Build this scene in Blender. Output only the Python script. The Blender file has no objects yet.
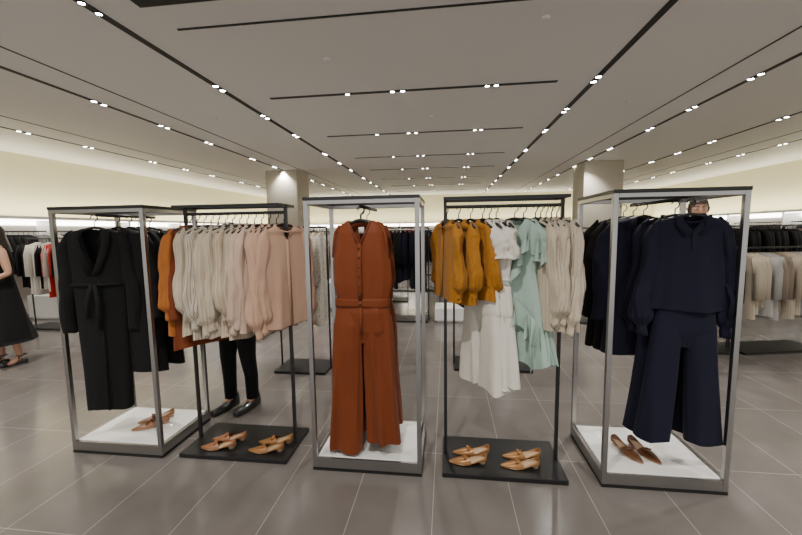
import bpy, math, random
from math import sin, cos, pi, radians
from mathutils import Matrix, Vector
random.seed(7)
COL = bpy.context.scene.collection

# ------------------------------------------------------------ materials
def nt(name):
    m = bpy.data.materials.new(name); m.use_nodes = True
    t = m.node_tree; b = t.nodes['Principled BSDF']
    return m, t, b
def plain(name, col, rough=.6, metal=0, coat=0):
    m, t, b = nt(name)
    b.inputs['Base Color'].default_value = (*col, 1)
    b.inputs['Roughness'].default_value = rough
    b.inputs['Metallic'].default_value = metal
    b.inputs['Coat Weight'].default_value = coat
    n = t.nodes.new('ShaderNodeTexNoise'); n.inputs['Scale'].default_value = 30
    bp = t.nodes.new('ShaderNodeBump'); bp.inputs['Strength'].default_value = .03
    t.links.new(n.outputs['Fac'], bp.inputs['Height']); t.links.new(bp.outputs['Normal'], b.inputs['Normal'])
    return m
def emis(name, col, s):
    m, t, b = nt(name)
    b.inputs['Base Color'].default_value = (*col, 1)
    b.inputs['Emission Color'].default_value = (*col, 1)
    b.inputs['Emission Strength'].default_value = s
    return m
def cloth(name, col, col2=None, stripe=0, rough=.85, wr=.35, sheen=.08, spots=0):
    """stripe = spacing of woven stripes in metres (follows the cloth via the 'u' attribute)"""
    m, t, b = nt(name); L = t.links
    tc = t.nodes.new('ShaderNodeTexCoord')
    n = t.nodes.new('ShaderNodeTexNoise'); n.inputs['Scale'].default_value = 6; n.inputs['Detail'].default_value = 4
    mp = t.nodes.new('ShaderNodeMapping'); mp.inputs['Scale'].default_value = (1.6, 1.6, .7)
    L.new(tc.outputs['Object'], mp.inputs['Vector']); L.new(mp.outputs['Vector'], n.inputs['Vector'])
    mix = t.nodes.new('ShaderNodeMix'); mix.data_type = 'RGBA'
    mix.inputs['A'].default_value = (*[c * .86 for c in col], 1); mix.inputs['B'].default_value = (*[min(1, c * 1.1) for c in col], 1)
    L.new(n.outputs['Fac'], mix.inputs['Factor'])
    out = mix.outputs['Result']
    if stripe:
        at = t.nodes.new('ShaderNodeAttribute'); at.attribute_name = 'u'
        m1 = t.nodes.new('ShaderNodeMath'); m1.operation = 'DIVIDE'; m1.inputs[1].default_value = stripe
        L.new(at.outputs['Fac'], m1.inputs[0])
        m3 = t.nodes.new('ShaderNodeMath'); m3.operation = 'FRACT'; L.new(m1.outputs[0], m3.inputs[0])
        cr = t.nodes.new('ShaderNodeValToRGB'); cr.color_ramp.elements[0].position = .72; cr.color_ramp.elements[1].position = .8
        L.new(m3.outputs[0], cr.inputs['Fac'])
        m2 = t.nodes.new('ShaderNodeMix'); m2.data_type = 'RGBA'
        L.new(cr.outputs['Color'], m2.inputs['Factor']); L.new(out, m2.inputs['A']); m2.inputs['B'].default_value = (*col2, 1)
        out = m2.outputs['Result']
    if spots:
        v = t.nodes.new('ShaderNodeTexVoronoi'); v.inputs['Scale'].default_value = spots
        L.new(tc.outputs['Object'], v.inputs['Vector'])
        cr = t.nodes.new('ShaderNodeValToRGB'); cr.color_ramp.elements[0].position = .18; cr.color_ramp.elements[1].position = .28
        cr.color_ramp.elements[0].color = (1, 1, 1, 1); cr.color_ramp.elements[1].color = (0, 0, 0, 1)
        L.new(v.outputs['Distance'], cr.inputs['Fac'])
        m2 = t.nodes.new('ShaderNodeMix'); m2.data_type = 'RGBA'
        L.new(cr.outputs['Color'], m2.inputs['Factor']); L.new(out, m2.inputs['A']); m2.inputs['B'].default_value = (*col2, 1)
        out = m2.outputs['Result']
    L.new(out, b.inputs['Base Color'])
    b.inputs['Roughness'].default_value = rough
    b.inputs['Sheen Weight'].default_value = sheen
    b.inputs['Specular IOR Level'].default_value = .3
    # crumple: ridged creases
    n2 = t.nodes.new('ShaderNodeTexNoise'); n2.noise_type = 'RIDGED_MULTIFRACTAL'; n2.inputs['Scale'].default_value = 5; n2.inputs['Detail'].default_value = 2
    n2.inputs['Distortion'].default_value = .8
    L.new(mp.outputs['Vector'], n2.inputs['Vector'])
    bp = t.nodes.new('ShaderNodeBump'); bp.inputs['Strength'].default_value = wr; bp.inputs['Distance'].default_value = .02
    L.new(n2.outputs['Fac'], bp.inputs['Height']); L.new(bp.outputs['Normal'], b.inputs['Normal'])
    return m

M_steel = plain('brushed_steel', (.4, .39, .38), .32, 1)
M_black = plain('black_metal', (.01, .01, .01), .4)
M_white = plain('white_lacquer', (.82, .81, .79), .3, 0, .3)
M_wood = plain('hanger_black', (.012, .01, .009), .35)
M_tan = plain('tan_leather', (.25, .1, .035), .28, 0, .5)
M_gold = plain('gold_leather', (.3, .14, .045), .3, .3)
M_brown = plain('brown_leather', (.16, .06, .022), .28, 0, .5)
M_insole = plain('insole_beige', (.45, .3, .18), .5)
M_heel = plain('heel_cream', (.45, .34, .23), .4)
M_skin = plain('skin', (.5, .27, .18), .5)
M_hair = plain('dark_hair', (.015, .01, .008), .45)
M_lip = plain('lips', (.4, .12, .1), .4)
M_eye = plain('eye_white', (.7, .7, .68), .2)
M_btn = plain('button_horn', (.12, .04, .02), .3)
M_label = plain('paper_label', (.8, .78, .72), .6)

C_rust = cloth('cloth_rust', (.17, .034, .005), wr=.5, rough=.65)
C_orange = cloth('cloth_orange', (.4, .13, .025))
C_black = cloth('cloth_black', (.0035, .0035, .004), sheen=.01, wr=.2)
C_navy = cloth('cloth_navy', (.0055, .0055, .019), sheen=.02, wr=.25)
C_mustard = cloth('cloth_mustard', (.36, .145, .012), col2=(.24, .085, .007), spots=60)
C_white = cloth('cloth_white', (.72, .68, .6))
C_cream = cloth('cloth_cream', (.55, .47, .36), (.45, .37, .27), .022)
C_cream2 = cloth('cloth_cream_stripe', (.58, .51, .41), (.26, .22, .17), .018)
C_beige = cloth('cloth_beige_stripe', (.47, .37, .26), (.58, .5, .39), .02)
C_blush = cloth('cloth_blush', (.54, .34, .24))
C_pinkc = cloth('cloth_pink_cream', (.58, .43, .33))
C_mint = cloth('cloth_mint', (.36, .48, .41), wr=.2)
C_grey = cloth('cloth_grey', (.18, .18, .18))
C_lgrey = cloth('cloth_light_grey', (.45, .43, .4))
C_taupe = cloth('cloth_taupe', (.27, .21, .16))
C_red = cloth('cloth_red', (.45, .015, .01))
C_print = cloth('cloth_print', (.5, .46, .4), (.08, .08, .08), spots=34)

# ------------------------------------------------------------ mesh builder
class MB:
    def __init__(s): s.v = []; s.f = []; s.m = []; s.u = {}
    def grid(s, rings, mat=0, closed=True, cap0=False, cap1=False):
        base = len(s.v); n = len(rings[0])
        mid = rings[len(rings) // 2]; acc = [0]
        for j in range(1, n): acc.append(acc[-1] + (Vector(mid[j]) - Vector(mid[j - 1])).length)
        for r in rings:
            for j in range(n): s.u[len(s.v) + j] = acc[j]
            s.v += [tuple(p) for p in r]
        for i in range(len(rings) - 1):
            for j in range(n if closed else n - 1):
                a = base + i * n + j; b = base + i * n + (j + 1) % n
                s.f.append((a, b, b + n, a + n)); s.m.append(mat)
        if cap0: s.f.append(tuple(base + j for j in range(n))[::-1]); s.m.append(mat)
        if cap1:
            o = base + (len(rings) - 1) * n
            s.f.append(tuple(o + j for j in range(n))); s.m.append(mat)
    def tube(s, pts, rad, n=8, mat=0, sy=1.0):
        pts = [Vector(p) for p in pts]
        if not hasattr(rad, '__len__'): rad = [rad] * len(pts)
        rings = []; up = None
        for i, p in enumerate(pts):
            d = (pts[min(i + 1, len(pts) - 1)] - pts[max(i - 1, 0)]).normalized()
            if up is None:
                up = Vector((0, 1, 0)) if abs(d.y) < .9 else Vector((1, 0, 0))
            a = d.cross(up).normalized(); bb = a.cross(d).normalized(); up = bb
            rings.append([p + a * cos(2 * pi * j / n) * rad[i] + bb * sin(2 * pi * j / n) * rad[i] * sy for j in range(n)])
        s.grid(rings, mat, True, True, True)
    def box(s, x0, x1, y0, y1, z0, z1, mat=0):
        b = len(s.v)
        s.v += [(x, y, z) for z in (z0, z1) for x, y in ((x0, y0), (x1, y0), (x1, y1), (x0, y1))]
        for q in ((3, 2, 1, 0), (4, 5, 6, 7), (0, 1, 5, 4), (1, 2, 6, 5), (2, 3, 7, 6), (3, 0, 4, 7)):
            s.f.append(tuple(b + k for k in q)); s.m.append(mat)
    def xform(s, start, M):
        for i in range(start, len(s.v)): s.v[i] = tuple(M @ Vector(s.v[i]))
    def obj(s, name, mats, parent=None, loc=(0, 0, 0), rz=0, smooth=True, bevel=0, solid=0):
        me = bpy.data.meshes.new(name); me.from_pydata(s.v, [], s.f); me.update()
        at = me.attributes.new('u', 'FLOAT', 'POINT')
        at.data.foreach_set('value', [s.u.get(i, 0.0) for i in range(len(s.v))])
        for m in mats: me.materials.append(m)
        for p, k in zip(me.polygons, s.m): p.material_index = k; p.use_smooth = smooth
        o = bpy.data.objects.new(name, me); COL.objects.link(o)
        o.location = loc; o.rotation_euler = (0, 0, rz)
        if parent: o.parent = parent
        if bevel:
            b = o.modifiers.new('bev', 'BEVEL'); b.width = bevel; b.segments = 2; b.limit_method = 'ANGLE'
        return o
def empty(name, loc=(0, 0, 0), rz=0):
    o = bpy.data.objects.new(name, None); COL.objects.link(o); o.location = loc; o.rotation_euler = (0, 0, rz)
    o.empty_display_size = .1
    return o

def interp(prof, t):
    for i in range(len(prof) - 1):
        a, b = prof[i], prof[i + 1]
        if t <= b[0] or i == len(prof) - 2:
            k = (t - a[0]) / (b[0] - a[0]) if b[0] != a[0] else 0
            k = max(0, min(1, k))
            return [a[q] + (b[q] - a[q]) * k for q in range(1, len(a))]
def ridge(x): return (1 - abs(sin(x * .5))) ** 1.4 - .35
def foldf(th, z, sd, amp, k):
    mod = .65 + .5 * sin(2 * th + sd * 1.9 + z * 2)
    return amp * (1.3 * mod * ridge(k * th + sd + .9 * sin(z * 3.2 + sd)) + .55 * sin(3 * th + sd * 2.3 + 1.4 * sin(z * 4 + sd * 1.7)) + .35 * ridge((k + 3) * th - sd * 3 + 1.2 * sin(z * 3)) + .05 * sin(z * 17 + 2 * th + sd * 4))
def foldf2(th, z, sd, amp, t):
    g = max(0, (t - .55) / .35) if t < .9 else .3
    return amp * (.9 * ridge(3 * th + sd + 1.2 * sin(z * 5 + sd)) + .5 * ridge(5 * th - sd * 2 + 1.5 * sin(z * 3)) + .35 * g * sin(11 * th + sd) + .25 * sin(2 * th + 12 * z + sd))

def body(mb, prof, sd=0, k=7, N=56, M=30, V=0, nw=.08, mat=0, cx=0, cy=0, hemwave=.006, tilt=0):
    """prof rows: (z, halfwidth, halfdepth, foldamp) top to bottom"""
    z0, z1 = prof[0][0], prof[-1][0]
    P = [(-p[0],) + tuple(p[1:]) for p in prof]
    zs = sorted(set([p[0] for p in P] + [-(z0 + (z1 - z0) * i / M) for i in range(M + 1)]))
    rings = []
    for zz in zs:
        w, d, a = interp(P, zz); z = -zz
        r = []
        for j in range(N):
            th = 2 * pi * j / N; c, s_ = cos(th), sin(th)
            f = foldf(th, z, sd, a, k)
            sx = math.copysign(abs(c) ** .8, c); sy = math.copysign(abs(s_) ** .8, s_)
            x = (w + f * .5) * sx; y = (d + f) * sy
            zq = z + (hemwave * sin(3 * th + sd) if zz == zs[-1] else 0)
            if V and s_ < 0 and abs(x) < nw: zq = min(zq, z0 - V + V * abs(x) / nw)
            elif V and s_ >= 0 and abs(x) < nw: zq = min(zq, z0 - .012 * (1 - abs(x) / nw))
            r.append((cx + tilt * (z0 - z) + x, cy + y, zq))
        rings.append(r)
    mb.grid(rings, mat)
def sleeve(mb, side, x0, z0, L, prof, sd=0, out=.06, fwd=0, mat=0, N=44, k=4, flat=.7, amp=.24):
    """prof rows (t, r)"""
    M = 34; rings = []
    for i in range(M + 1):
        t = i / M; r = interp(prof, t)[0]
        x = side * (x0 + out * min(1, t * 1.6) ** .8 + .008 * sin(9 * t + sd)); y = fwd * t * t + .006 * sin(7 * t + sd * 3); z = z0 - L * t
        ring = []
        for j in range(N):
            th = 2 * pi * j / N
            f = foldf2(th, z * 2, sd + side, r * amp * (1 if .1 < t < .9 else .25), t) + r * .05 * sin(26 * t + 2 * th + sd) * (1 if .35 < t < .7 else .1)
            ring.append((x + (r + f) * cos(th), y + (r + f) * flat * sin(th), z + .004 * sin(3 * th + sd) + (side * cos(th) * -.03 * (1 - min(1, t * 4)))))
        rings.append(ring)
    mb.grid(rings, mat, True, True, True)
def trousers(mb, z0, L, ww=.17, lw=.09, hw=.1, sd=0, mat=0, gap=.004, d=.035, rise=.27, spread=.0, fold=.012):
    body(mb, [(z0, ww, d, .001), (z0 - .04, ww, d, .001), (z0 - .042, ww + .004, d + .004, .003), (z0 - rise + .08, lw * 2 + .008, d + .004, .003), (z0 - rise - .02, lw * 1.2, d * .6, .002)], sd, 6, 48, 10, mat=mat)
    for s in (-1, 1):
        c = lw + gap / 2
        body(mb, [(z0 - .08, lw * .8, d - .012, .0), (z0 - rise + .06, lw * .97, d + .004, .002), (z0 - rise, lw, d + .006, .003), (z0 - (L + rise) / 2, (lw + hw) / 2, d + .01, fold * .8), (z0 - L, hw, d + .018, fold * 1.1)],
             sd + s * 2, 3, 48, 28, mat=mat, cx=s * c, cy=s * .004, tilt=s * (hw - lw + spread) / (L - .08))
def strip(mb, pts, w, mat=0, dirv=(1, 0, 0), th=.003):
    d = Vector(dirv)
    rings = []
    for p in pts:
        p = Vector(p); rings.append([p - d * w / 2, p + d * w / 2, p + d * w / 2 + Vector((0, th, 0)), p - d * w / 2 + Vector((0, th, 0))])
    mb.grid(rings, mat, True, True, True)
def ruffle(mb, path, drop, waves=9, amp=.02, mat=0, n=60, out=Vector((0, -1, 0))):
    pts = [Vector(p) for p in path]
    rows = []
    for q in range(7):
        row = []
        for i in range(n + 1):
            t = i / n * (len(pts) - 1); a = min(int(t), len(pts) - 2); p = pts[a].lerp(pts[a + 1], t - a)
            k = q / 6; ph = waves * 2 * pi * i / n + 1.2 * sin(i * .23)
            o = out if out else Vector((p.x * .6, p.y * 3, 0)).normalized()
            row.append(p + Vector((0, 0, -drop * k * (1 + .12 * sin(ph * .5)))) + o * (amp * k ** .8 * (.9 + sin(ph))) + Vector((amp * .5 * k * cos(ph), 0, 0)))
        rows.append(row)
    mb.grid(rows, mat, False)

def hanger(mb, m1=0, m2=1, w=.19, clips=None):
    pts = [(-w, 0, -.135), (-w * .8, 0, -.118), (-w * .4, 0, -.1), (-.03, 0, -.085), (0, 0, -.08), (.03, 0, -.085), (w * .4, 0, -.1), (w * .8, 0, -.118), (w, 0, -.135)]
    mb.tube(pts, [.006, .011, .01, .009, .009, .009, .01, .011, .006], 8, m1)
    hk = [(0, 0, -.08), (0, 0, -.045)] + [(.022 * cos(a), 0, -.018 + .022 * sin(a)) for a in [radians(q) for q in range(-60, 200, 26)]]
    mb.tube(hk, .0035, 6, m2)

def garment(name, loc, rz, mats, build, hw=.19):
    root = empty(name, loc, rz)
    mb = MB(); build(mb); mb.obj('fabric', mats, root)
    h = MB(); hanger(h, w=hw); h.obj('hanger', [M_wood, M_wood], root)
    return root

def b_blouse(L=.68, w=.2, sl=.55, sd=0, balloon=True, d=.035, V=.1, cuff=True, flare=.02, fold=.014, out=.03, fwd=0):
    def f(mb):
        body(mb, [(-.085, .075, .025, 0), (-.10, .1, .03, 0), (-.125, w * .9, .034, .001), (-.15, w, d, .003), (-.3, w - .01, d + .008, fold * .6), (-.085 - L, w + flare, d + .015, fold)], sd, 6, 72, 24, V, .075)
        if sl > 0:
            if balloon: pr = [(0, .03), (.08, .046), (.45, .048), (.7, .062), (.84, .064), (.9, .03), (.91, .027), (1, .03)]
            else: pr = [(0, .03), (.1, .046), (.6, .04), (.9, .036), (.91, .039), (1, .038)]
            for s in (-1, 1): sleeve(mb, s, w - .015, -.125, sl, pr, sd + s, out, fwd)
        mb.tube([(.075 * cos(a), .03 * sin(a) , -.083 - (.0 if sin(a) > 0 else V * .5 * -sin(a))) for a in [2 * pi * q / 20 for q in range(21)]], .006, 6)
        strip(mb, [(0, -d - .012, -.085 - V), (0, -d - .016, -.4), (0, -d - .02, -.08 - L)], .026)
    return f
def b_coat(L=1.0, w=.225, sl=.6, sd=0, belt=True, hemw=None):
    hemw = hemw or w + .01
    def f(mb):
        body(mb, [(-.085, .08, .03, 0), (-.10, .11, .035, 0), (-.125, w * .92, .04, .001), (-.16, w, .05, .001), (-.4, w * .92, .05, .003), (-.5, w * .9, .05, .004), (-.085 - L, hemw, .058, .009)], sd, 4, 60, 26, .28, .09)
        for s in (-1, 1):
            sleeve(mb, s, w - .01, -.125, sl, [(0, .03), (.1, .06), (.5, .054), (1, .048)], sd + s, .04, amp=.1)
            strip(mb, [(s * .085, -.045, -.1), (s * .095, -.06, -.18), (s * .07, -.062, -.27), (s * .015, -.06, -.4)], .055, 0, (1, 0, .3), .004)
        if belt:
            mb.tube([(w * .92 * cos(a), -.0 + .062 * sin(a), -.47) for a in [2 * pi * q / 24 for q in range(25)]], .012, 8, 0)
            strip(mb, [(.01, -.075, -.46), (.03, -.085, -.6), (.02, -.08, -.78)], .03)
            strip(mb, [(-.01, -.075, -.46), (-.04, -.085, -.58), (-.05, -.08, -.7)], .03)
            strip(mb, [(.03, -.064, -.45), (.035, -.07, -.8), (.03, -.072, -.08 - L)], .014)
    return f

# ------------------------------------------------------------ room
X0, X1, Y0, Y1, H = -8.3, 8.6, -4.0, 17.0, 3.15
def tile_mat():
    m, t, b = nt('polished_floor_tile'); L = t.links
    tc = t.nodes.new('ShaderNodeTexCoord'); mp = t.nodes.new('ShaderNodeMapping')
    mp.inputs['Location'].default_value = (.08, .25, 0)
    L.new(tc.outputs['Object'], mp.inputs['Vector'])
    br = t.nodes.new('ShaderNodeTexBrick'); br.offset = 0; br.squash = 1
    br.inputs['Scale'].default_value = 1; br.inputs['Brick Width'].default_value = .45; br.inputs['Row Height'].default_value = .9
    br.inputs['Mortar Size'].default_value = .0022; br.inputs['Mortar Smooth'].default_value = .1
    br.inputs['Color1'].default_value = (.145, .13, .12, 1); br.inputs['Color2'].default_value = (.16, .144, .133, 1)
    br.inputs['Mortar'].default_value = (.34, .31, .285, 1)
    L.new(mp.outputs['Vector'], br.inputs['Vector'])
    n = t.nodes.new('ShaderNodeTexNoise'); n.inputs['Scale'].default_value = 3; n.inputs['Detail'].default_value = 6
    L.new(tc.outputs['Object'], n.inputs['Vector'])
    mx = t.nodes.new('ShaderNodeMix'); mx.data_type = 'RGBA'; mx.blend_type = 'OVERLAY'; mx.inputs['Factor'].default_value = .25
    L.new(br.outputs['Color'], mx.inputs['A']); L.new(n.outputs['Fac'], mx.inputs['B'])
    L.new(mx.outputs['Result'], b.inputs['Base Color'])
    b.inputs['Roughness'].default_value = .18
    b.inputs['Specular IOR Level'].default_value = .55
    return m
M_floor = tile_mat()
M_ceil = plain('ceiling_plaster', (.84, .82, .8), .8)
M_cream = plain('cream_wall_paint', (.8, .75, .5), .8)
M_wall = plain('lower_wall_paint', (.55, .52, .47), .7)
M_col = plain('column_plaster', (.5, .46, .38), .7)
M_slot = plain('track_black', (.012, .012, .012), .6)
M_spot = emis('spotlight_glow', (1, .96, .9), 70)
M_led = emis('led_strip', (1, .96, .88), 12)
M_ledu = emis('cove_led', (1, .94, .72), 6)

def boxobj(name, a, mat, bevel=0, parent=None):
    mb = MB(); mb.box(*a); return mb.obj(name, [mat], parent, smooth=False, bevel=bevel)
boxobj('floor', (X0, X1, Y0, Y1, -.1, 0), M_floor)
boxobj('ceiling', (X0, X1, Y0, Y1, H, H + .1), M_ceil)
boxobj('wall_left', (X0 - .1, X0, Y0, Y1, 0, H), M_cream)
boxobj('wall_right', (X1, X1 + .1, Y0, Y1, 0, H), M_cream)
boxobj('wall_back', (X0, X1, Y1, Y1 + .1, 0, H), M_cream)
boxobj('column_left', (-4.7, -3.85, 9.35, 10.2, 0, H), M_col, .01)
boxobj('column_right', (3.3, 4.2, 9.6, 10.4, 0, H), M_col, .01)

def wallunit(name, side):
    mb = MB()
    if side == 'l': X = X0; s = 1
    elif side == 'r': X = X1; s = -1
    if side in 'lr':
        a, b = sorted((X, X + s * .45)); ya, yb = 3.0, Y1 - .1
        mb.box(a, b, ya, yb, 1.86, 1.92, 0)
        a2, b2 = sorted((X, X + s * .03)); mb.box(a2, b2, ya, yb, 0, 1.86, 1)
        a3, b3 = sorted((X + s * .38, X + s * .42)); mb.box(a3, b3, ya, yb, 1.845, 1.86, 2)
        a4, b4 = sorted((X + s * .03, X + s * .05)); mb.box(a4, b4, ya, yb, 1.76, 1.85, 2)
        a5, b5 = sorted((X + s * .06, X + s * .1)); mb.box(a5, b5, ya, yb, 1.921, 1.93, 3)
        y = ya
        while y < yb:
            mb.box(a, b, y - .02, y + .02, 0, 1.86, 0); y += 1.8
        a6, b6 = sorted((X + s * .24, X + s * .27)); mb.box(a6, b6, ya, yb, 1.62, 1.645, 4)
    else:
        xa, xb = X0 + .5, X1 - .5; Y = Y1
        mb.box(xa, xb, Y - .45, Y, 1.86, 1.92, 0); mb.box(xa, xb, Y - .03, Y, 0, 1.86, 1)
        mb.box(xa, xb, Y - .42, Y - .38, 1.845, 1.86, 2); mb.box(xa, xb, Y - .05, Y - .03, 1.76, 1.85, 2); mb.box(xa, xb, Y - .1, Y - .06, 1.921, 1.93, 3)
        mb.box(xa, xb, Y - .27, Y - .24, 1.62, 1.645, 4)
        x = xa
        while x < xb:
            mb.box(x - .02, x + .02, Y - .45, Y, 0, 1.86, 0); x += 1.9
    mb.obj(name, [M_white, M_wall, M_led, M_ledu, M_black], smooth=False)
wallunit('wall_shelving', 'l'); wallunit('wall_shelving', 'r'); wallunit('wall_shelving', 'b')

mb = MB(); sp = MB()
def disk(cx, cy, z, r, m=0):
    b = len(sp.v); n = 12
    sp.v += [(cx + r * cos(2 * pi * j / n), cy + r * sin(2 * pi * j / n), z) for j in range(n)]
    sp.f.append(tuple(b + j for j in range(n))[::-1]); sp.m.append(m)
    sp.grid([[(cx + q * cos(2 * pi * j / n), cy + q * sin(2 * pi * j / n), zz) for j in range(n)] for q, zz in ((r, z), (r * 1.35, z - .004), (r * 1.35, z + .02))], 1)
for x, w, ph in ((-2.5, .06, .1), (1.6, .06, .5), (-4.2, .05, .3), (3.3, .05, .7), (-6.5, .05, .2), (5.0, .045, .4), (6.6, .045, .9)):
    mb.box(x - w / 2, x + w / 2, -1, 16.7, H - .006, H + .0)
    y = ph + .3; i = 0
    while y < 16.5:
        for dy in (-.065, .065): disk(x, y + dy, H - .009, .02 if y < 4 else .028)
        i += 1; y += (1.05 if i % 3 else 1.5)
for x in (-3.75, 2.85, -5.9, 6.0):
    mb.box(x - .01, x + .01, -1, 16.7, H - .004, H)
for y, xa, xb, w in ((2.5, -2.15, -1.3, .09), (2.85, -2.1, .6, .02), (4.4, -2.1, 1.2, .05), (6.25, -2.0, 1.2, .05), (8.15, -2.0, 1.2, .05), (9.8, -2.0, 1.2, .05), (11.6, -2, 1.2, .05), (13.4, -2, 1.2, .05), (15.2, -2, 1.2, .05)):
    mb.box(xa, xb, y - w / 2, y + w / 2, H - .006, H)
    if y > 3:
        for x in (-1.15, -.62, -.5, .45, .55): disk(x, y, H - .009, .024)
mb.obj('ceiling_track', [M_slot], smooth=False)
sp.obj('recessed_spotlight', [M_spot, M_slot], smooth=False)
det = MB()
for x, y in ((.75, 3.1), (-1.1, 3.5), (-.2, 5.4), (2.3, 5.2), (-3.2, 5.0)):
    det.tube([(x, y, H), (x, y, H - .015), (x, y, H - .02)], [.03, .03, .018], 16)
det.obj('smoke_detector', [M_ceil])

def spot(x, y, P, tx=0, ty=0, ang=110):
    l = bpy.data.lights.new('track_spot_lamp', 'SPOT'); l.energy = P; l.color = (1, .955, .89); l.spot_size = radians(ang); l.spot_blend = .9; l.shadow_soft_size = .04
    o = bpy.data.objects.new('track_spot_lamp', l); COL.objects.link(o); o.location = (x, y, H - .03)
    o.rotation_euler = Vector((tx, ty, -1)).to_track_quat('-Z', 'Y').to_euler()
for x in (-2.5, 1.6):
    for y in (.6, 3.6, 5.6, 8, 11, 14): spot(x, y, 195)
for x in (-4.2, -.5, 3.3): spot(x, .7, 195, 0, .3)
for x in (-6.5, -4.2, 3.3, 6.6):
    for y in (3, 6, 9.3, 13): spot(x, y, 195)
for y in (4.4, 8.15): spot(-.5, y, 160)
def cove(x, y, sx, sy, P, tilt):
    l = bpy.data.lights.new('cove_uplight', 'AREA'); l.shape = 'RECTANGLE'; l.size = sx; l.size_y = sy; l.energy = P; l.color = (1, .94, .74)
    o = bpy.data.objects.new('cove_uplight', l); COL.objects.link(o); o.location = (x, y, 1.96)
    o.rotation_euler = (pi, tilt, 0)
cove(X0 + .3, 10, .12, 13.5, 110, -radians(20)); cove(X1 - .3, 10, .12, 13.5, 110, radians(20)); cove(0, Y1 - .3, 15, .12, 120, 0)

w = bpy.data.worlds.new('world'); bpy.context.scene.world = w; w.use_nodes = True
w.node_tree.nodes['Background'].inputs[0].default_value = (1, .98, .96, 1); w.node_tree.nodes['Background'].inputs[1].default_value = 1.2

# ------------------------------------------------------------ display racks
def steel_rack(x0, x1, y0, y1, h):
    root = empty('display_rack', ((x0 + x1) / 2, (y0 + y1) / 2, 0))
    W = (x1 - x0) / 2; D = (y1 - y0) / 2; p = .028
    mb = MB()
    for sx in (-1, 1):
        for sy in (-1, 1):
            cx, cy = sx * (W - p / 2), sy * (D - p / 2)
            mb.box(cx - p / 2, cx + p / 2, cy - p / 2, cy + p / 2, 0.02, h - .02)
    for s in (-1, 1):
        c = s * (D - p / 2); mb.box(-W + p, W - p, c - p / 2, c + p / 2, h - .045, h - .02)
        c = s * (W - p / 2); mb.box(c - p / 2, c + p / 2, -D + p, D - p, h - .045, h - .02)
    mb.obj('steel_frame', [M_steel], root, smooth=False, bevel=.002)
    mb = MB()
    for s in (-1, 1):
        c = s * (D - p / 2); mb.box(-W - .002, W + .002, c - p / 2 - .002, c + p / 2 + .002, h - .02, h)
        c = s * (W - p / 2); mb.box(c - p / 2 - .002, c + p / 2 + .002, -D + p, D - p, h - .02, h)
    mb.box(-W, W, -D, D, 0, .02)
    mb.obj('black_trim', [M_black], root, smooth=False)
    mb = MB()
    for s in (-1, 1):
        c = s * (D - .01); mb.box(-W + p, W - p, c - .008, c + .008, .02, .085)
        c = s * (W - .01); mb.box(c - .008, c + .008, -D + p, D - p, .02, .085)
    mb.obj('base_skirt', [M_steel], root, smooth=False)
    boxobj('white_plinth', (-W + .03, W - .03, -D + .02, D - .02, .021, .09), M_white, .003, root)
    mb = MB(); mb.tube([(0, -D + .02, h - .06), (0, D - .02, h - .06)], .011, 10)
    mb.obj('hanging_rail', [M_black], root)
    return root
def black_rack(x0, x1, y0, y1, h):
    root = empty('garment_rail', ((x0 + x1) / 2, (y0 + y1) / 2, 0))
    W = (x1 - x0) / 2; D = (y1 - y0) / 2; p = .02
    mb = MB()
    mb.box(-W, W, -D, D, 0, .03)
    mb.obj('base_plate', [M_black], root, smooth=False, bevel=.003)
    mb = MB()
    for s in (-1, 1):
        c = s * (W - .02); mb.box(c - p / 2, c + p / 2, -p / 2, p / 2, .03, h)
        mb.box(c - p / 2, c + p / 2, -D * .55, D * .55, h - .018, h)
    for c in (-D * .55, D * .55): mb.box(-W + .01, W - .01, c - .008, c + .008, h - .018, h)
    mb.tube([(-W + .02, 0, h - .055), (W - .02, 0, h - .055)], .011, 10)
    mb.obj('black_frame', [M_black], root, smooth=False)
    return root
steel_rack(-2.66, -1.96, 2.2, 2.73, 1.74)
black_rack(-1.85, -1.07, 2.22, 2.64, 1.74)
steel_rack(-.87, -.16, 2.19, 2.72, 1.76)
black_rack(-.03, .73, 2.2, 2.63, 1.75)
steel_rack(.92, 1.61, 2.21, 2.78, 1.76)

# ---- rack A
rA = 1.68
garment('belted_coat', (-2.40, 2.28, rA), radians(14), [C_black], b_coat(1.28, .185, .68, 1.0, True, .15))
for i, y in enumerate((2.37, 2.46, 2.55, 2.64)):
    garment('long_coat', (-2.31 + .01 * (i % 2), y, rA), radians(random.uniform(-8, 8)), [C_black], b_coat(1.02 + .04 * (i % 2), .22, .6, 2 + i, False))
# ---- rack B
rB = 1.685
seq = [(C_orange, .74, 1), (C_rust, .84, 0), (C_cream, .72, 1), (C_cream2, .74, 1), (C_cream, .72, 1), (C_cream2, .76, 1), (C_cream, .74, 1), (C_beige, .76, 1), (C_beige, .76, 1), (C_pinkc, .7, 1), (C_pinkc, .7, 0), (C_blush, .7, 1), (C_blush, .7, 0), (C_blush, .68, 1)]
for i, (c, L, bl) in enumerate(seq):
    garment('blouse', (-1.8 + i * .0535, 2.43, rB), radians(74 + random.uniform(-14, 12)), [c], b_blouse(L + random.uniform(-.02, .03), .19, .63 + random.uniform(-.05, .08), i * 1.3, bool(bl), .02, out=.02, fwd=random.uniform(-.05, .04)))
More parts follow.
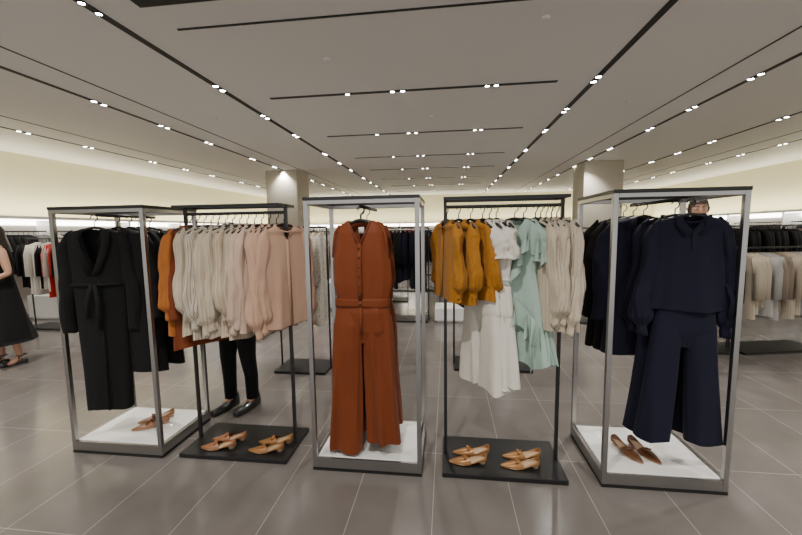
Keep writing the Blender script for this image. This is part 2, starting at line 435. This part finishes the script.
# ---- rack C
def jumpsuit(mb):
    body(mb, [(-.085, .085, .03, 0), (-.1, .11, .036, 0), (-.12, .14, .04, .001), (-.16, .155, .05, .003), (-.24, .165, .054, .007), (-.34, .185, .056, .011), (-.48, .186, .052, .014), (-.57, .168, .045, .009), (-.585, .166, .044, .001)], 1, 8, 96, 30, .15, .07)
    body(mb, [(-.572, .17, .05, 0), (-.576, .176, .057, 0), (-.622, .176, .057, 0), (-.626, .17, .05, 0)], 1, 7, 64, 4)
    body(mb, [(-.622, .166, .046, .003), (-.66, .178, .053, .008), (-.78, .19, .05, .008), (-.86, .13, .03, .002)], 2, 8, 96, 14)
    for s in (-1, 1):
        body(mb, [(-.64, .075, .036, .0), (-.74, .092, .052, .008), (-.9, .096, .06, .014), (-1.2, .1, .062, .022), (-1.585 + (s > 0) * .06, .112, .066, .026)], 3 + s, 6, 88, 40, cx=s * .093, cy=s * .008, tilt=s * .038)
        mb.tube([(s * .135, -.012, -.112), (s * .16, -.03, -.17), (s * .17, -.034, -.25), (s * .178, -.02, -.31), (s * .176, .015, -.31), (s * .165, .03, -.24), (s * .135, .012, -.112)], .007, 8)
        mb.tube([(s * .07, -.03, -.088), (s * .045, -.05, -.15), (s * .012, -.06, -.225)], .006, 6)
    strip(mb, [(.0, -.062, -.23), (.0, -.072, -.35), (.0, -.068, -.5), (0, -.06, -.58)], .028)
    strip(mb, [(0, -.062, -.625), (0, -.066, -.72), (0, -.06, -.8)], .02)
    for q in range(6):
        z = -.25 - q * .058; mb.tube([(0, -.070, z), (0, -.079, z)], .006, 10, 1)
    mb.tube([(0, -.055, -.6), (0, -.066, -.6)], .01, 10, 1)
J = garment('jumpsuit', (-.535, 2.28, 1.70), radians(0), [C_rust, M_btn], jumpsuit, .145)
mb = MB(); mb.box(-.018, .018, 0, .002, -.165, -.125); mb.obj('neck_label', [M_label], J, (0, .018, 0))
for i, y in enumerate((2.41, 2.54)):
    garment('jumpsuit', (-.56 + .01 * i, y, 1.70), radians(random.uniform(-3, 3)), [C_rust, M_btn], jumpsuit, .145)
# ---- rack D
rD = 1.695
def b_wide(L=1.05, sd=2):
    def f(mb):
        body(mb, [(-.085, .07, .03, 0), (-.12, .15, .034, 0), (-.3, .165, .038, .01), (-.43, .145, .036, .01), (-.46, .145, .036, .001)], sd, 6, 72, 18, .12, .06)
        mb.tube([(.15 * cos(a), .042 * sin(a), -.45) for a in [2 * pi * q / 24 for q in range(25)]], .01, 8)
        trousers(mb, -.45, L - .38, .15, .088, .115, sd + 3, d=.036, rise=.3, spread=-.01, fold=.024)
        for s in (-1, 1): sleeve(mb, s, .15, -.12, .2, [(0, .03), (.2, .05), (1, .055)], s + sd, .02)
    return f
def b_mint(mb):
    body(mb, [(-.085, .08, .03, 0), (-.12, .14, .036, 0), (-.2, .16, .042, .006), (-.4, .135, .04, .01), (-.6, .17, .055, .018), (-.82, .2, .068, .026)], 3, 6, 80, 26, .14, .07)
    for s in (-1, 1):
        ruffle(mb, [(s * .1, -.03, -.1), (s * .17, -.03, -.14), (s * .19, .0, -.2), (s * .17, .03, -.14)], .16, 4, .03, n=90)
        sleeve(mb, s, .15, -.12, .22, [(0, .03), (.2, .05), (1, .06)], s, .03)
    ruffle(mb, [(.09, -.045, -.15), (.05, -.06, -.3), (-.04, -.06, -.42), (-.13, -.055, -.52)], .12, 6, .034, n=110)
    ruffle(mb, [(-.12, -.05, -.46), (-.02, -.07, -.52), (.1, -.07, -.62), (.18, -.05, -.72)], .15, 6, .038, n=110)
    e = [(.205 * cos(a), .072 * sin(a), -.76 + .02 * sin(2 * a)) for a in [2 * pi * q / 20 for q in range(21)]]
    ruffle(mb, e, .2, 12, .028, n=220, out=None)
for i in range(3):
    garment('blouse', (.0 + i * .075, 2.42, rD), radians(-(70 - 8 * i) + random.uniform(-5, 5)), [C_mustard], b_blouse(.5 + .02 * (i % 2), .185, .44, i * 1.7, True, .022, .09, True, .03, .018, out=.015, fwd=random.uniform(-.04, .04)))
for i in range(3):
    garment('white_jumpsuit', (.225 + i * .042, 2.41, rD), radians(-60 + random.uniform(-6, 6)), [C_white], b_wide(1.09 - .03 * i, 2 + i * 2))
garment('ruffled_dress', (.415, 2.37, rD), radians(-30), [C_mint], b_mint)
garment('ruffled_dress', (.48, 2.43, rD), radians(-46), [C_mint], b_mint)
for i in range(6):
    garment('blouse', (.55 + i * .032, 2.42, rD), radians(-76 + random.uniform(-10, 10)), [C_cream2 if i % 3 == 1 else C_cream], b_blouse(.66, .19, .62 + random.uniform(-.04, .03), i * 2.1, True, .02, out=.02, fwd=random.uniform(-.05, .05)))
# ---- rack E
def navy(mb):
    b_blouse(.54, .185, .66, 2, True, .04, .09, True, .03, .02, out=.05)(mb)
    trousers(mb, -.55, .865, .14, .08, .098, 7, d=.042, rise=.28, spread=.034, fold=.014)
    for s in (-1, 1):
        strip(mb, [(s * .07, -.035, -.09), (s * .075, -.05, -.14), (s * .03, -.052, -.2)], .035, 0, (1, 0, .3), .004)
    strip(mb, [(.19, -.03, -.47), (.21, -.05, -.56), (.2, -.05, -.66)], .025)
garment('trouser_set', (1.365, 2.29, 1.70), radians(-4), [C_navy], navy)
garment('trouser_set', (1.35, 2.41, 1.70), radians(3), [C_navy], navy)
for i, y in enumerate((2.52, 2.61, 2.70)):
    garment('long_coat', (1.23 - .02 * i, y, 1.70), radians(random.uniform(-6, 6)), [C_black if i else C_navy], b_coat(.88, .21, .62, 5 + i, False))

# ------------------------------------------------------------ shoes
def one_shoe(mb, off, mats):
    n = 20; m = 26; L = .245; st = len(mb.v)
    def wid(t): return .004 + .036 * math.sin(min(1, t / .42) * pi / 2) ** .95 * (1 - .28 * math.sin(max(0, min(1, (t - .4) / .6)) * pi / 2)) * (1 if t < .9 else math.sqrt(max(.05, 1 - ((t - .9) / .1) ** 2)))
    def bz(t): return .003 + .022 * (0 if t < .42 else (math.sin((min(t, .9) - .42) / .48 * pi / 2)) ** 1.4)
    rs = []
    for i in range(m + 1):
        t = i / m; x = -L / 2 + L * t; w = wid(t); z = bz(t)
        rs.append([(x, w, z), (x, w, z + .006), (x, 0, z + .008), (x, -w, z + .006), (x, -w, z), (x, 0, z)])
    mb.grid(rs, mats[1], True, True, True)
    rs = []
    for i in range(14):
        t = i / 13 * .48; x = -L / 2 + L * t; w = wid(t) + .001; z = bz(t) + .003; h = .01 + .03 * (t / .5) ** 1.1
        rs.append([(x + (.025 * abs(math.cos(a)) * (t / .5) ** 3), w * math.cos(a), z + h * max(0, math.sin(a)) ** .8) for a in [pi * j / 12 for j in range(13)]])
    mb.grid(rs, mats[0], False)
    rs = []
    for j in range(25):
        a = j / 24; t = .5 + .495 * math.sin(a * pi) ** .7; s = 1 if a < .5 else -1
        tt = min(.995, t); x = -L / 2 + L * tt; w = wid(tt) * s * (1 if abs(a - .5) > .03 else 0); z = bz(tt); h = .006 + .03 * math.sin(a * pi) ** 2
        rs.append([(x, w, z), (x + .002, w * 1.03, z + h * .5), (x, w * .95, z + h), (x - .003, w * .9, z + h), (x - .003, w * .93, z)])
    mb.grid(rs, mats[0], False)
    mb.tube([(L / 2 - .03, 0, .027), (L / 2 - .028, 0, .015), (L / 2 - .027, 0, 0.0)], [.025, .022, .021], 12, mats[2])
    for s in (-1, 1):
        mb.tube([(-.022, 0, .04), (-.026, s * .012, .045), (-.02, s * .026, .04), (-.014, s * .012, .04), (-.022, 0, .04)], [.004, .007, .006, .006, .004], 8, mats[0])
    mb.tube([(-.03, 0, .04), (-.02, 0, .046), (-.01, 0, .042)], .006, 8, mats[0])
    mb.xform(st, Matrix.Translation(Vector(off)))
def shoes(loc, rz, upper, name='pointed_mules'):
    mb = MB(); one_shoe(mb, (0, -.05, 0), (0, 1, 2)); one_shoe(mb, (.035, .05, 0), (0, 1, 2))
    mb.obj(name, [upper, M_insole, M_heel], None, loc, rz)
shoes((-1.62, 2.36, .031), radians(8), M_tan); shoes((-1.26, 2.36, .031), radians(8), M_gold)
shoes((.13, 2.37, .031), radians(4), M_gold); shoes((.46, 2.36, .031), radians(4), M_gold)
shoes((-2.27, 2.47, .091), radians(40), M_tan); shoes((1.22, 2.42, .091), radians(110), M_brown)

# ------------------------------------------------------------ background clothing
def mini(mb, x, y, ztop, L, ang, w, d, mat, sd, sleeves=True):
    st = len(mb.v)
    body(mb, [(0, .04, .02, 0), (-.04, w * .9, d * .8, 0), (-.08, w, d, .003), (-L, w * 1.08, d * 1.3, .012)], sd, 5, 20, 7, mat=mat, hemwave=0)
    if sleeves:
        for s in (-1, 1):
            mb.tube([(s * (w - .02), 0, -.05), (s * (w + .02), 0, -.2), (s * (w + .03), 0, -min(L - .05, .55))], [.04, .05, .045], 7, mat)
    mb.tube([(0, 0, 0), (0, 0, .06)], .004, 4, len(BM))
    mb.xform(st, Matrix.Translation((x, y, ztop)) @ Matrix.Rotation(ang, 4, 'Z'))
BM = [C_black, C_grey, C_white, C_lgrey, C_taupe, C_navy, C_cream, C_red, C_print, C_rust]
def pick(ws): return random.choices(range(len(ws)), ws)[0]
def rail_row(xa, ya, xb, yb, z, L, ws, step=.07, plate=True, frame=True, face=None, seq=None):
    root = empty('clothes_rail', ((xa + xb) / 2, (ya + yb) / 2, 0))
    mb = MB(); n = max(1, int(math.hypot(xb - xa, yb - ya) / step)); ang = math.atan2(yb - ya, xb - xa) + pi / 2
    cx, cy = (xa + xb) / 2, (ya + yb) / 2; c = 0
    for i in range(n):
        if seq: c = seq[int(i / n * len(seq))]
        elif i % 3 == 0: c = pick(ws)
        t = (i + .5) / n
        mini(mb, xa + (xb - xa) * t - cx, ya + (yb - ya) * t - cy, z - .06, L * random.uniform(.85, 1.1), (ang + random.uniform(-.25, .25)) if face is None else face + random.uniform(-.2, .2), .18, .03, c, random.random() * 9)
    mb.obj('hanging_clothes', BM + [M_black], root)
    if frame:
        mb = MB(); a = Vector((xa - cx, ya - cy, 0)); b = Vector((xb - cx, yb - cy, 0)); dn = (b - a).normalized(); a -= dn * .04; b += dn * .04
        up = Vector((0, 0, z))
        mb.tube([a, a + up], .011, 6); mb.tube([b, b + up], .011, 6); mb.tube([a + up, b + up], .011, 6)
        if plate:
            pn = Vector((-dn.y, dn.x, 0)) * .21
            bs = len(mb.v); q = [a - pn, b - pn, b + pn, a + pn]
            mb.v += [tuple(p) for p in q] + [tuple(p + Vector((0, 0, .03))) for p in q]
            for f in ((3, 2, 1, 0), (4, 5, 6, 7), (0, 1, 5, 4), (1, 2, 6, 5), (2, 3, 7, 6), (3, 0, 4, 7)): mb.f.append(tuple(bs + k for k in f)); mb.m.append(0)
        mb.obj('rail_frame', [M_black], root, smooth=False)
W_mix = [6, 2, 1.8, 1.5, 1, 2.5, 1, .8, 1, .8]; W_dark = [8, 2, .6, 1, .5, 2, .3, .1, .5, .1]
rail_row(-1.85, 3.95, -1.35, 3.95, 1.6, 1.0, [0, 0, 1, 0, 0, 0, 1, 0, 4, 0])
rail_row(.12, 4.2, .88, 4.2, 1.6, .8, W_dark)
rail_row(2.95, 5.0, 3.45, 5.0, 1.25, .8, [1, 0, 0, 0, 0, 0, 0, 0, 0, 0])
rail_row(3.55, 5.0, 4.5, 5.2, 1.28, .75, None, seq=[6, 3, 4, 6, 3, 4])
rail_row(5.0, 5.4, 6.2, 5.6, 1.4, .85, [3, 1, 0, 1, 2, 1, 1, 0, 1, 0])
rail_row(-1.2, 6.3, -.35, 6.3, 1.6, .95, W_dark)
rail_row(-.1, 7.4, .9, 7.4, 1.6, .7, W_dark)
rail_row(1.5, 6.4, 2.3, 6.4, 1.55, .7, W_dark); rail_row(-3.4, 6.6, -2.4, 6.6, 1.55, .8, W_mix)
for x, y in ((-2.6, 9), (-.9, 9.5), (.9, 10), (2.5, 11), (-2.2, 12), (0, 13), (1.8, 14), (-3.6, 14), (5, 9), (6, 12), (-6, 9), (-5.6, 12), (3.8, 7.4), (5.6, 7.2), (-4.4, 8), (3.4, 12.8), (-6.4, 10.5), (7, 9.8), (2.2, 8.9), (-1.6, 8.1)):
    rail_row(x - .7, y, x + .7, y, 1.55, .75, W_dark if x > 4 else W_mix)
rail_row(-6.95, 5.4, -6.2, 5.4, 1.5, .85, None, seq=[0, 2, 0, 2, 7, 0])
rail_row(-6.9, 6.6, -5.4, 6.7, 1.5, .85, [6, 1, .5, .5, 0, 2, .3, 2, .5, 0])
for xw, s in ((X0, 1), (X1, -1)):
    for k in range(5):
        rail_row(xw + s * .26, 5 + k * 2.3, xw + s * .26, 7 + k * 2.3, 1.63, .7, W_dark, .085, frame=False)
for k in range(6):
    rail_row(-7 + k * 2.6, Y1 - .26, -4.9 + k * 2.6, Y1 - .26, 1.63, .75, W_mix, .09, frame=False)
for x, y, a, b, h in ((.05, 6.35, .5, .5, .25), (-7.2, 6.1, 1.0, .5, .45), (1.2, 8.2, 1.2, .7, .6), (-3.1, 5.2, .9, .6, .4), (-1.9, 7.3, 1.2, .6, .55)):
    mb = MB(); mb.box(-a / 2, a / 2, -b / 2, b / 2, .04, h); mb.box(-a / 2 + .04, a / 2 - .04, -b / 2 + .04, b / 2 - .04, 0, .04); mb.obj('display_plinth', [M_white], None, (x, y, 0), smooth=False, bevel=.006)

# ------------------------------------------------------------ people
def skin_obj(name, verts, edges, radii, mat, parent, sub=2):
    me = bpy.data.meshes.new(name); me.from_pydata(verts, edges, []); o = bpy.data.objects.new(name, me); COL.objects.link(o)
    me.materials.append(mat); o.parent = parent
    md = o.modifiers.new('Skin', 'SKIN'); md.use_smooth_shade = True
    for i, r in enumerate(radii):
        sv = me.skin_vertices[0].data[i]; rr = r if hasattr(r, '__len__') else (r, r); sv.radius = rr; sv.use_root = (i == 0)
    s = o.modifiers.new('Sub', 'SUBSURF'); s.levels = sub; s.render_levels = sub
    return o
def head(root, z, hairlen, look=(0, 0, 0), y=0, scale=1):
    st = MB(); N = 28; M = 22
    rings = []
    for i in range(M + 1):
        ph = pi * i / M; zz = cos(ph); r = sin(ph) ** .85 if 0 < i < M else 0.001
        ring = []
        for j in range(N):
            th = 2 * pi * j / N; c, s = cos(th), sin(th)
            w = .074 * r; dpt = .093 * r
            if zz < 0: w *= 1 - .28 * (-zz) ** 1.5
            x = w * c; yy = dpt * s; z_ = zz * .115
            if s < 0 and zz < 0: yy = yy * (1 - .06 * zz)
            if s > 0 and zz < -.2: yy *= 1 + .55 * (zz + .2)
            ring.append((x, yy, z_))
        rings.append(ring)
    st.grid(rings, 0)
    st.tube([(0, -.088, .02), (0, -.1, -.005), (0, -.112, -.025), (0, -.092, -.035)], [.007, .009, .013, .008], 8, 0)
    st.tube([(-.024, -.087, -.058), (0, -.096, -.056), (.024, -.087, -.058)], [.003, .008, .003], 8, 2)
    for s in (-1, 1):
        st.tube([(s * .03 - .014, -.083, .012), (s * .03, -.09, .012), (s * .03 + .014, -.083, .012)], [.003, .008, .003], 8, 3)
        st.tube([(s * .03 - .001, -.096, .012), (s * .03, -.0985, .012)], .0045, 8, 1)
        st.tube([(s * .012, -.096, .03), (s * .032, -.095, .036), (s * .05, -.082, .03)], [.003, .004, .002], 6, 1)
        st.tube([(s * .074, .005, .02), (s * .084, .012, .01), (s * .08, .008, -.02), (s * .072, 0, -.025)], [.006, .012, .01, .005], 8, 0)
    rings = []
    for i in range(13):
        ph = pi * i / 12 * (.62); zz = cos(ph); r = sin(ph) ** .85 if i else .001
        ring = []
        for j in range(N):
            th = 2 * pi * j / N; c, s = cos(th), sin(th); q = max(0, -s)
            zc = max(zz * .122, .06 * q ** .6 if q > .25 else -1) + .004
            ring.append((.083 * r * c, (.1 * r) * s + .004, zc))
        rings.append(ring)
    st.grid(rings, 1)
    if hairlen > 0:
        rr = []
        for i in range(10):
            t = i / 9; z_ = .05 - t * (hairlen + .05)
            rr.append([((.082 - .01 * t) * cos(a) * (1 + .05 * sin(9 * a + t * 3)), .018 + (.078 - .01 * t) * sin(a) + .012 * t, z_) for a in [radians(-25 + 230 * j / 26) for j in range(27)]])
        st.grid(rr, 1, False)
    else:
        st.grid([[((.08 - .012 * t) * cos(a), .004 + .09 * sin(a) * (1 - .25 * t), .03 - .09 * t) for a in [radians(-5 + 190 * j / 20) for j in range(21)]] for t in (0, .33, .66, 1)], 1, False)
    o = st.obj('head', [M_skin, M_hair, M_lip, M_eye], root); o.location = (0, y, z); o.rotation_euler = look; o.scale = (scale,) * 3
    return o
def hand(mb, wrist, d, side, palmn):
    d = Vector(d).normalized(); n = Vector(palmn).normalized(); a = d.cross(n).normalized()
    W = Vector(wrist)
    mb.tube([W - d * .02, W + d * .02, W + d * .055, W + d * .085], [.024, .034, .038, .034], 10, 0, .42)
    for k, (o, L) in enumerate(((-.03, .062), (-.01, .075), (.01, .08), (.029, .07))):
        b = W + d * .078 + a * o
        mb.tube([b, b + d * L * .45 + n * .006, b + d * L * .75 + n * .018, b + d * L * .95 + n * .032], [.009, .0085, .0078, .006], 7, 0)
    b = W + d * .02 + a * side * .03
    mb.tube([b, b + d * .025 + a * side * .025 + n * .008, b + d * .06 + a * side * .03 + n * .018], [.012, .01, .008], 7, 0)
M_shoe = plain('black_shoe_leather', (.01, .01, .01), .3, 0, .5)
def person(name, loc, rz, h, kind, top, bottom, arms, hairlen=.0, look=(0, 0, 0), stride=.0):
    root = empty(name, loc, rz); s = h / 1.7; R = lambda v: (v[0] * s, v[1] * s, v[2] * s)
    fem = kind == 'woman'; sh = .165 if fem else .19
    V = [(0, 0, .95), (0, .0, 1.12), (0, -.005, 1.3), (0, 0, 1.43), (0, -.01, 1.5), (0, -.015, 1.56)]
    r = [(.13, .1), (.105, .085), (.14, .1), (.07, .06), (.048, .05), (.05, .05)]
    E = [(0, 1), (1, 2), (2, 3), (3, 4), (4, 5)]
    legs = {}
    for sd in (-1, 1):
        b = len(V); yy = sd * stride
        V += [(sd * .09, 0, .88), (sd * .1, -.01 + yy * .5, .5), (sd * .1, .01 + yy, .1), (sd * .1, -.06 + yy, .035), (sd * .105, -.13 + yy, .025)]
        r += [.085, .055, .036, .034, .022]; E += [(0, b), (b, b + 1), (b + 1, b + 2), (b + 2, b + 3), (b + 3, b + 4)]; legs[sd] = V[b:b + 5]
        b = len(V); e, wr = arms[0 if sd < 0 else 1]
        V += [(sd * sh, 0, 1.4), e, wr]; r += [.052, .038, .026]; E += [(3, b), (b, b + 1), (b + 1, b + 2)]
        mb = MB(); dv = (Vector(wr) - Vector(e)).normalized(); hand(mb, R(wr), dv, sd, Vector((-sd * .6, -.6, 0)) if abs(dv.z) > .5 else Vector((0, 0, -1))); mb.obj('hand', [M_skin], root)
    skin_obj('body', [R(v) for v in V], E, [tuple(q * s for q in (x if hasattr(x, '__len__') else (x, x))) for x in r], M_skin, root)
    head(root, 1.62 * s, hairlen, look, -.015, s)
    mb = MB()
    if bottom == 'dress':
        body(mb, [(1.46 * s, .11, .07, 0), (1.42 * s, .16, .095, 0), (1.3 * s, .17, .13, .003), (1.1 * s, .14, .11, .005), (.93 * s, .19, .14, .01), (.3 * s, .3, .24, .035)], 1, 7, 60, 26, mat=0)
    else:
        w = .02 if fem else .05
        body(mb, [(1.45 * s, .09, .07, 0), (1.425 * s, .15, .09, 0), (1.39 * s, sh + .035, .115, .002), (1.25 * s, .17 + w, .13, .006), (1.05 * s, .15 + w, .12, .01), (.86 * s, .175 + w, .14, .012)], 2, 6, 56, 24, mat=0)
        for sd in (-1, 1):
            L = legs[sd]; pts = [R((L[0][0], L[0][1], .92)), R((L[0][0], L[0][1], .8)), R(L[1]), R((L[2][0], L[2][1], .3)), R((L[2][0], L[2][1], .09))]
            mb.tube(pts, [.105 * s, .1 * s, .072 * s, .06 * s, .055 * s], 18, 1)
            e, wr = arms[0 if sd < 0 else 1]
            mb.tube([R((sd * (sh - .03), 0, 1.41)), R((sd * (sh + .01), 0, 1.39)), R(e), tuple(Vector(R(e)).lerp(Vector(R(wr)), .95))], [.055, .068, .052, .04], 14, 0)
    mb.obj('clothing', [top, C_black], root)
    mb = MB()
    for sd in (-1, 1):
        x, y = legs[sd][2][0] * s, legs[sd][2][1] * s
        if bottom == 'dress':
            mb.tube([(x, y + .06, .02), (x, y - .03, .025), (x + sd * .004, y - .15, .02), (x + sd * .005, y - .2, .02)], [.03, .036, .042, .02], 12, 0, .5)
            for yy, zz, rr in ((-.13, .045, .045), (-.02, .09, .04)):
                mb.tube([(x + rr * cos(a), y + yy, zz - .02 + rr * .9 * sin(a)) for a in [pi * q / 10 for q in range(11)]], .008, 6)
            mb.tube([(x + .04 * cos(a), y + .01 + .045 * sin(a), .11) for a in [2 * pi * q / 14 for q in range(15)]], .007, 6)
        else:
            rings = []
            for q in range(15):
                t = q / 14; yy = y + .08 - .3 * t; ww = (.036 + .012 * sin(pi * t)) * (1 if .05 < t < .93 else .6); hh = .09 - .05 * min(1, t * 1.6)
                rings.append([(x + ww * cos(a), yy, max(.002, .02 + (hh if sin(a) > 0 else .02) * sin(a))) for a in [2 * pi * j / 14 for j in range(14)]])
            mb.grid(rings, 0, True, True, True)
    mb.obj('shoes', [M_shoe], root)
    return root
down = [(-.22, .02, 1.12), (-.23, -.05, .87)], [(.22, .02, 1.12), (.23, -.05, .87)]
reach = [(-.24, -.12, 1.14), (-.12, -.36, 1.2)], [(.24, -.12, 1.14), (.14, -.34, 1.25)]
person('woman_shopper', (-5.27, 3.75, 0), radians(-25), 1.66, 'woman', C_black, 'dress', ([(-.22, -.02, 1.14), (-.12, -.24, 1.1)], [(.25, .03, 1.14), (.2, -.2, 1.06)]), .25, (radians(12), 0, 0), .06)
person('shopper', (-1.83, 2.98, 0), radians(-12), 1.6, 'man', C_black, 'pants', ([(-.24, -.05, 1.14), (-.17, -.2, 1.02)], [(.24, -.05, 1.14), (.17, -.2, 1.02)]), 0, (radians(25), 0, 0), .03)
person('man_shopper', (2.63, 4.3, 0), radians(-20), 1.82, 'man', C_grey, 'pants', reach, 0, (radians(8), 0, 0))
person('woman_shopper', (-4.4, 6.9, 0), radians(60), 1.66, 'woman', C_black, 'pants', down, .2)

# ------------------------------------------------------------ camera
cd = bpy.data.cameras.new('camera'); cam = bpy.data.objects.new('camera', cd); COL.objects.link(cam)
cd.sensor_width = 36; cd.lens = 370 / 802 * 36; cd.clip_start = .05
Mx = Matrix.Rotation(radians(7.1), 3, 'Z') @ Matrix.Rotation(radians(90 - 5.7), 3, 'X') @ Matrix.Rotation(radians(-.8), 3, 'Z')
cam.matrix_world = Matrix.Translation((0, 0, 1.55)) @ Mx.to_4x4()
bpy.context.scene.camera = cam
